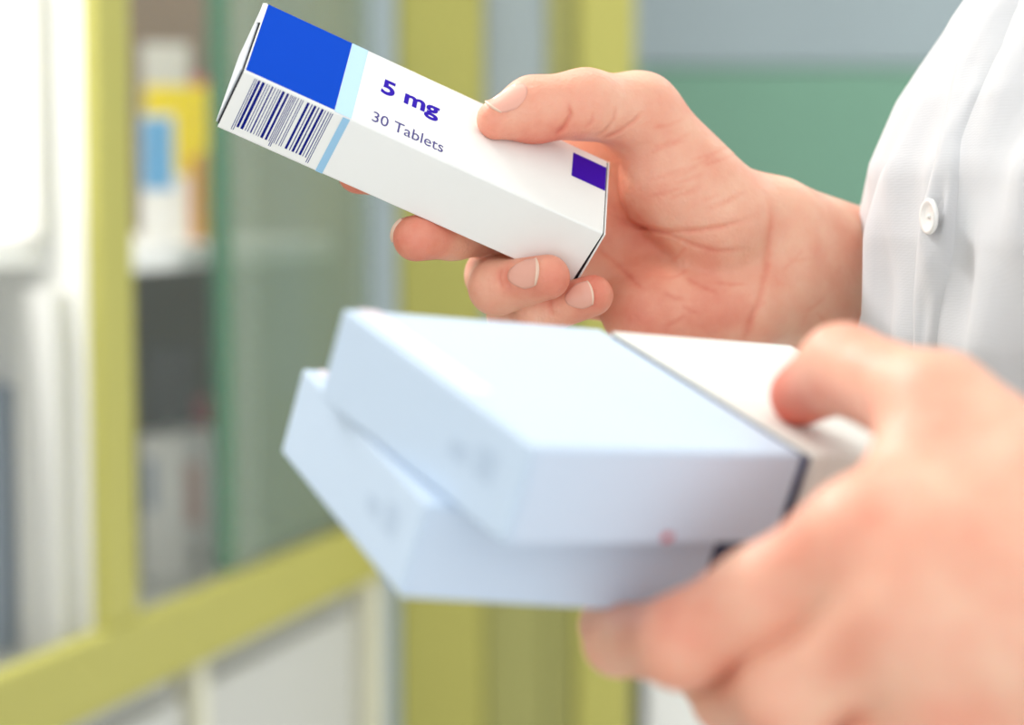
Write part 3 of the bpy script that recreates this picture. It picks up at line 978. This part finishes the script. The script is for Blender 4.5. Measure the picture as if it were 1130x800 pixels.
# fingernails
def nail(D, lo, h, base, tip, dorsal, s0, s1, halfw, r, white=0.16):
    o = nail_patch(D, lo, h, base, tip, dorsal, s0, s1, halfw, r, white)
    o.parent = hands[0] if D is D1 else hands[1]
    return o
Lt = np.linalg.norm(t0 - t1)
nail(D1, lo1, H1, t1, t0, (-0.30, -0.58, -0.80), Lt * 0.28, Lt + 5.6 * mm, 6.2 * mm, 8.5 * mm, 0.10)
Lr = np.linalg.norm(r3 - r2)
nail(D1, lo1, H1, r2, r3, (-0.2, -0.28, -0.95), Lr * 0.50, Lr + 2.0 * mm, 5.0 * mm, 7.2 * mm, 0.09)
Lp = np.linalg.norm(p3 - p2)
nail(D1, lo1, H1, p2, p3, (0.0, -0.15, -1.0), Lp * 0.68, Lp + 4.0 * mm, 4.4 * mm, 6.6 * mm, 0.09)
Lm = np.linalg.norm(m3 - m2)
nail(D1, lo1, H1, m2, m3, (-0.85, -0.12, -0.45), Lm * 0.65, Lm + 5.0 * mm, 5.0 * mm, 7.3 * mm, 0.09)
Lq = np.linalg.norm(q0 - q1)
nail(D2, lo2, H2, q1, q0, nT, Lq * 0.45, Lq + 6.0 * mn, 6.0 * mn, 9 * mn, 0.10)

# thin ring on the ring finger
rc = r1 * 0.80 + r_mcp * 0.20
axr = (r_mcp - r1) / np.linalg.norm(r_mcp - r1)
e1 = np.cross(axr, [0, 1, 0]); e1 /= np.linalg.norm(e1); e2 = np.cross(axr, e1)
vs_, fs = [], []
NR, NT_ = 40, 8
for a in range(NR):
    ca = 2 * math.pi * a / NR
    rd = e1 * math.cos(ca) + e2 * math.sin(ca)
    for b in range(NT_):
        cb = 2 * math.pi * b / NT_
        vs_.append(rc + rd * (9.15 * mm + 0.6 * mm * math.cos(cb)) + axr * 0.9 * mm * math.sin(cb))
for a in range(NR):
    for b in range(NT_):
        fs.append((a * NT_ + b, ((a + 1) % NR) * NT_ + b, ((a + 1) % NR) * NT_ + (b + 1) % NT_, a * NT_ + (b + 1) % NT_))
rg = mesh_obj('finger_ring', c2w(np.array(vs_)) - P_LOC, fs, M['metal'], person, True)
tag(rg, 'thin silver ring')

# ---------------- coat: torso shell lofted ring by ring, leaning back towards the shoulder
cont = [(-200, 1190), (-120, 1128), (-60, 1090), (0, 1054), (55, 1019), (110, 985), (180, 957), (260, 943), (350, 944), (450, 952), (600, 975), (800, 1000), (1100, 1010), (1500, 1000), (2100, 985)]
cy_l = [c[0] for c in cont]; cx_l = [c[1] for c in cont]
FACE = math.radians(213)            # direction the chest faces (world xy)
NTH, NZ = 200, 150
DT = 0.642                           # distance of the torso's axis
y_rows = np.concatenate([np.linspace(-200, 500, 110), np.linspace(510, 2100, 40)])
def smooth_bump(x, c, w): return math.exp(-((x - c) / w) ** 2)
V3, rows = [], []
for iy, yv in enumerate(y_rows):
    z = CAM_Z + (213 - yv) / F * 0.66
    target = np.interp(yv, cy_l, cx_l)
    sh = min(1.0, max(0.0, (yv + 260) / 260.0))
    A = 0.14 * (0.55 + 0.45 * sh); B = 0.16 * (0.60 + 0.40 * sh)
    th = np.linspace(0, 2 * math.pi, NTH, endpoint=False)
    # local: x' forward (chest), y' lateral
    fx = A * np.sign(np.cos(th)) * np.abs(np.cos(th)) ** 0.9
    fy = B * np.sin(th)
    # cloth folds: shallow drapes falling from the bust, plus pinch folds at the button
    fold = 0.0026 * np.sin(th * 13 + 0.006 * yv + 0.6) * min(1, max(0.35, (yv + 100) / 300)) + 0.0020 * np.sin(th * 23 + 0.012 * yv) * (0.4 + 0.6 * min(1, max(0, (yv + 50) / 300))) + 0.0012 * np.sin(th * 41 - 0.02 * yv + 1.0)
    rr = np.sqrt(fx ** 2 + fy ** 2)
    fx = fx * (1 + fold / rr); fy = fy * (1 + fold / rr)
    ox = fx * math.cos(FACE) - fy * math.sin(FACE)
    oy = fx * math.sin(FACE) + fy * math.cos(FACE)
    k = (target - CX) / F
    # shift the ring sideways so that its left outline falls on the coat's outline
    cxv = np.max(-(ox) + k * (DT + oy))
    rows.append((cxv, z))
    V3.append(np.stack([ox + cxv, oy + DT, np.full(NTH, z)], 1))
V3 = np.concatenate(V3)
nR = len(y_rows)
fs = []
for i in range(nR - 1):
    for kx in range(NTH):
        k2 = (kx + 1) % NTH
        fs.append((i * NTH + kx, (i + 1) * NTH + kx, (i + 1) * NTH + k2, i * NTH + k2))
fs.append(tuple(range(NTH)))
coat = mesh_obj('coat', V3 - P_LOC, fs, M['coat'], person, True)
tag(coat, 'white cotton coat')

# front placket: raised double strip following the torso; picture column of its centre line per row
def torso_at(yrow, px):
    """surface point of the coat on the camera side where picture column px meets the ring of picture row yrow"""
    i = int(np.argmin(np.abs(y_rows - yrow)))
    ring = V3[i * NTH:(i + 1) * NTH]
    col = ring[:, 0] / ring[:, 1] * F + CX
    best = None
    for a in range(NTH):
        b = (a + 1) % NTH
        if (col[a] - px) * (col[b] - px) <= 0 and abs(col[a] - col[b]) > 1e-6:
            t = (px - col[a]) / (col[b] - col[a])
            p = ring[a] + t * (ring[b] - ring[a])
            if best is None or p[1] < best[1]: best = p
    return best
pl_rows = [y for y in y_rows if -60 <= y <= 760]
pl_c = lambda y: np.interp(y, [-60, 0, 80, 160, 235, 330, 420, 600, 760], [1150, 1106, 1071, 1046, 1036, 1024, 1022, 1030, 1040])
pv, pf = [], []
NA = 9
cnt = 0
for y in pl_rows:
    c0 = pl_c(y)
    hw = 19 + 5 * math.sin(y * 0.03)
    pinch = 0.6 * math.exp(-((y - 238) / 22.0) ** 2)
    row = []
    for a in range(NA):
        q = -1 + 2 * a / (NA - 1)
        p = torso_at(y, c0 + q * hw * (1 - 0.25 * pinch))
        if p is None: row = None; break
        n = np.array([p[0] - rows[int(np.argmin(np.abs(y_rows - y)))][0], p[1] - DT, 0]); n /= np.linalg.norm(n)
        lift = -0.0012 + 0.0028 * (1 - abs(q) ** 5) + 0.0008 * math.cos(q * 3.1) * math.sin(y * 0.05) * (1 - q * q) - 0.003 * pinch * math.exp(-(q / 0.45) ** 2) + 0.0022 * pinch * math.exp(-((abs(q) - 0.6) / 0.25) ** 2)
        row.append(p + n * lift)
    if row is None: continue
    pv += row; cnt += 1
for i in range(cnt - 1):
    for a in range(NA - 1):
        k = i * NA + a
        pf.append((k, k + NA, k + NA + 1, k + 1))
plk = mesh_obj('placket', np.array(pv) - P_LOC, pf, M['coat'], coat, True)
# buttons on the placket
for yb in (238, 470, 690):
    p = torso_at(yb, pl_c(yb) + 3)
    n = np.array([p[0] - rows[int(np.argmin(np.abs(y_rows - yb)))][0], p[1] - DT, 0.0]); n /= np.linalg.norm(n)
    zax = Vector(n); q = zax.to_track_quat('Z', 'Y').to_matrix().to_4x4()
    b = lathe('button', [(0.0040, 0.0), (0.0054, 0.0004), (0.0056, 0.0012), (0.0052, 0.0018), (0.0042, 0.0016), (0.0034, 0.0011), (0.0006, 0.0011)], M['button'], coat, 28)
    b.matrix_local = Matrix.Translation(Vector(p + n * 0.0034 - P_LOC)) @ q
    th_ = box('stitch', (-0.0012, -0.0003, 0.0010), (0.0012, 0.0003, 0.0016), M['thread'], b)

# sleeves: far one over the far forearm (behind the chest), near one over the near forearm beyond the frame
def sleeve_tube(path, rads, name='sleeve', n=40, m=30):
    path = [np.array(p, float) for p in path]
    vs_, fs = [], []
    K = len(path)
    def pos(t):
        x = t * (K - 1); i = min(int(x), K - 2); f = x - i
        p0 = path[max(i - 1, 0)]; p1 = path[i]; p2 = path[i + 1]; p3 = path[min(i + 2, K - 1)]
        return 0.5 * ((2 * p1) + (-p0 + p2) * f + (2 * p0 - 5 * p1 + 4 * p2 - p3) * f * f + (-p0 + 3 * p1 - 3 * p2 + p3) * f ** 3)
    for i in range(m + 1):
        t = i / m
        c = pos(t); d = pos(min(1, t + 0.01)) - pos(max(0, t - 0.01)); d /= np.linalg.norm(d)
        e1 = np.cross(d, [0, 0, 1]); e1 /= np.linalg.norm(e1); e2 = np.cross(d, e1)
        r = np.interp(t, np.linspace(0, 1, len(rads)), rads)
        for k in range(n):
            a = 2 * math.pi * k / n
            rr = r * (1 + 0.03 * math.sin(5 * a + 9 * t) + 0.025 * math.sin(14 * t + 2 * a))
            vs_.append(c + (e1 * math.cos(a) + e2 * math.sin(a)) * rr)
    for i in range(m):
        for k in range(n):
            k2 = (k + 1) % n
            fs.append((i * n + k, i * n + k2, (i + 1) * n + k2, (i + 1) * n + k))
    o = mesh_obj(name, np.array(vs_) - P_LOC, fs, M['coat'], coat, True)
    sd = o.modifiers.new('thickness', 'SOLIDIFY'); sd.thickness = 0.0015
    return o
def cw(px, py, d): return c2w(J(px, py, d))
sleeve_tube([cw(985, 338, 0.736), cw(1040, 362, 0.76), cw(1180, 400, 0.82), cw(1290, 250, 0.86), cw(1330, -60, 0.86)], [0.043, 0.046, 0.052, 0.062, 0.068])
sleeve_tube([cw(1500, 850, 0.412), cw(1620, 880, 0.42), cw(1760, 820, 0.47), cw(1720, 480, 0.58), cw(1560, 0, 0.62)], [0.046, 0.050, 0.056, 0.064, 0.068])
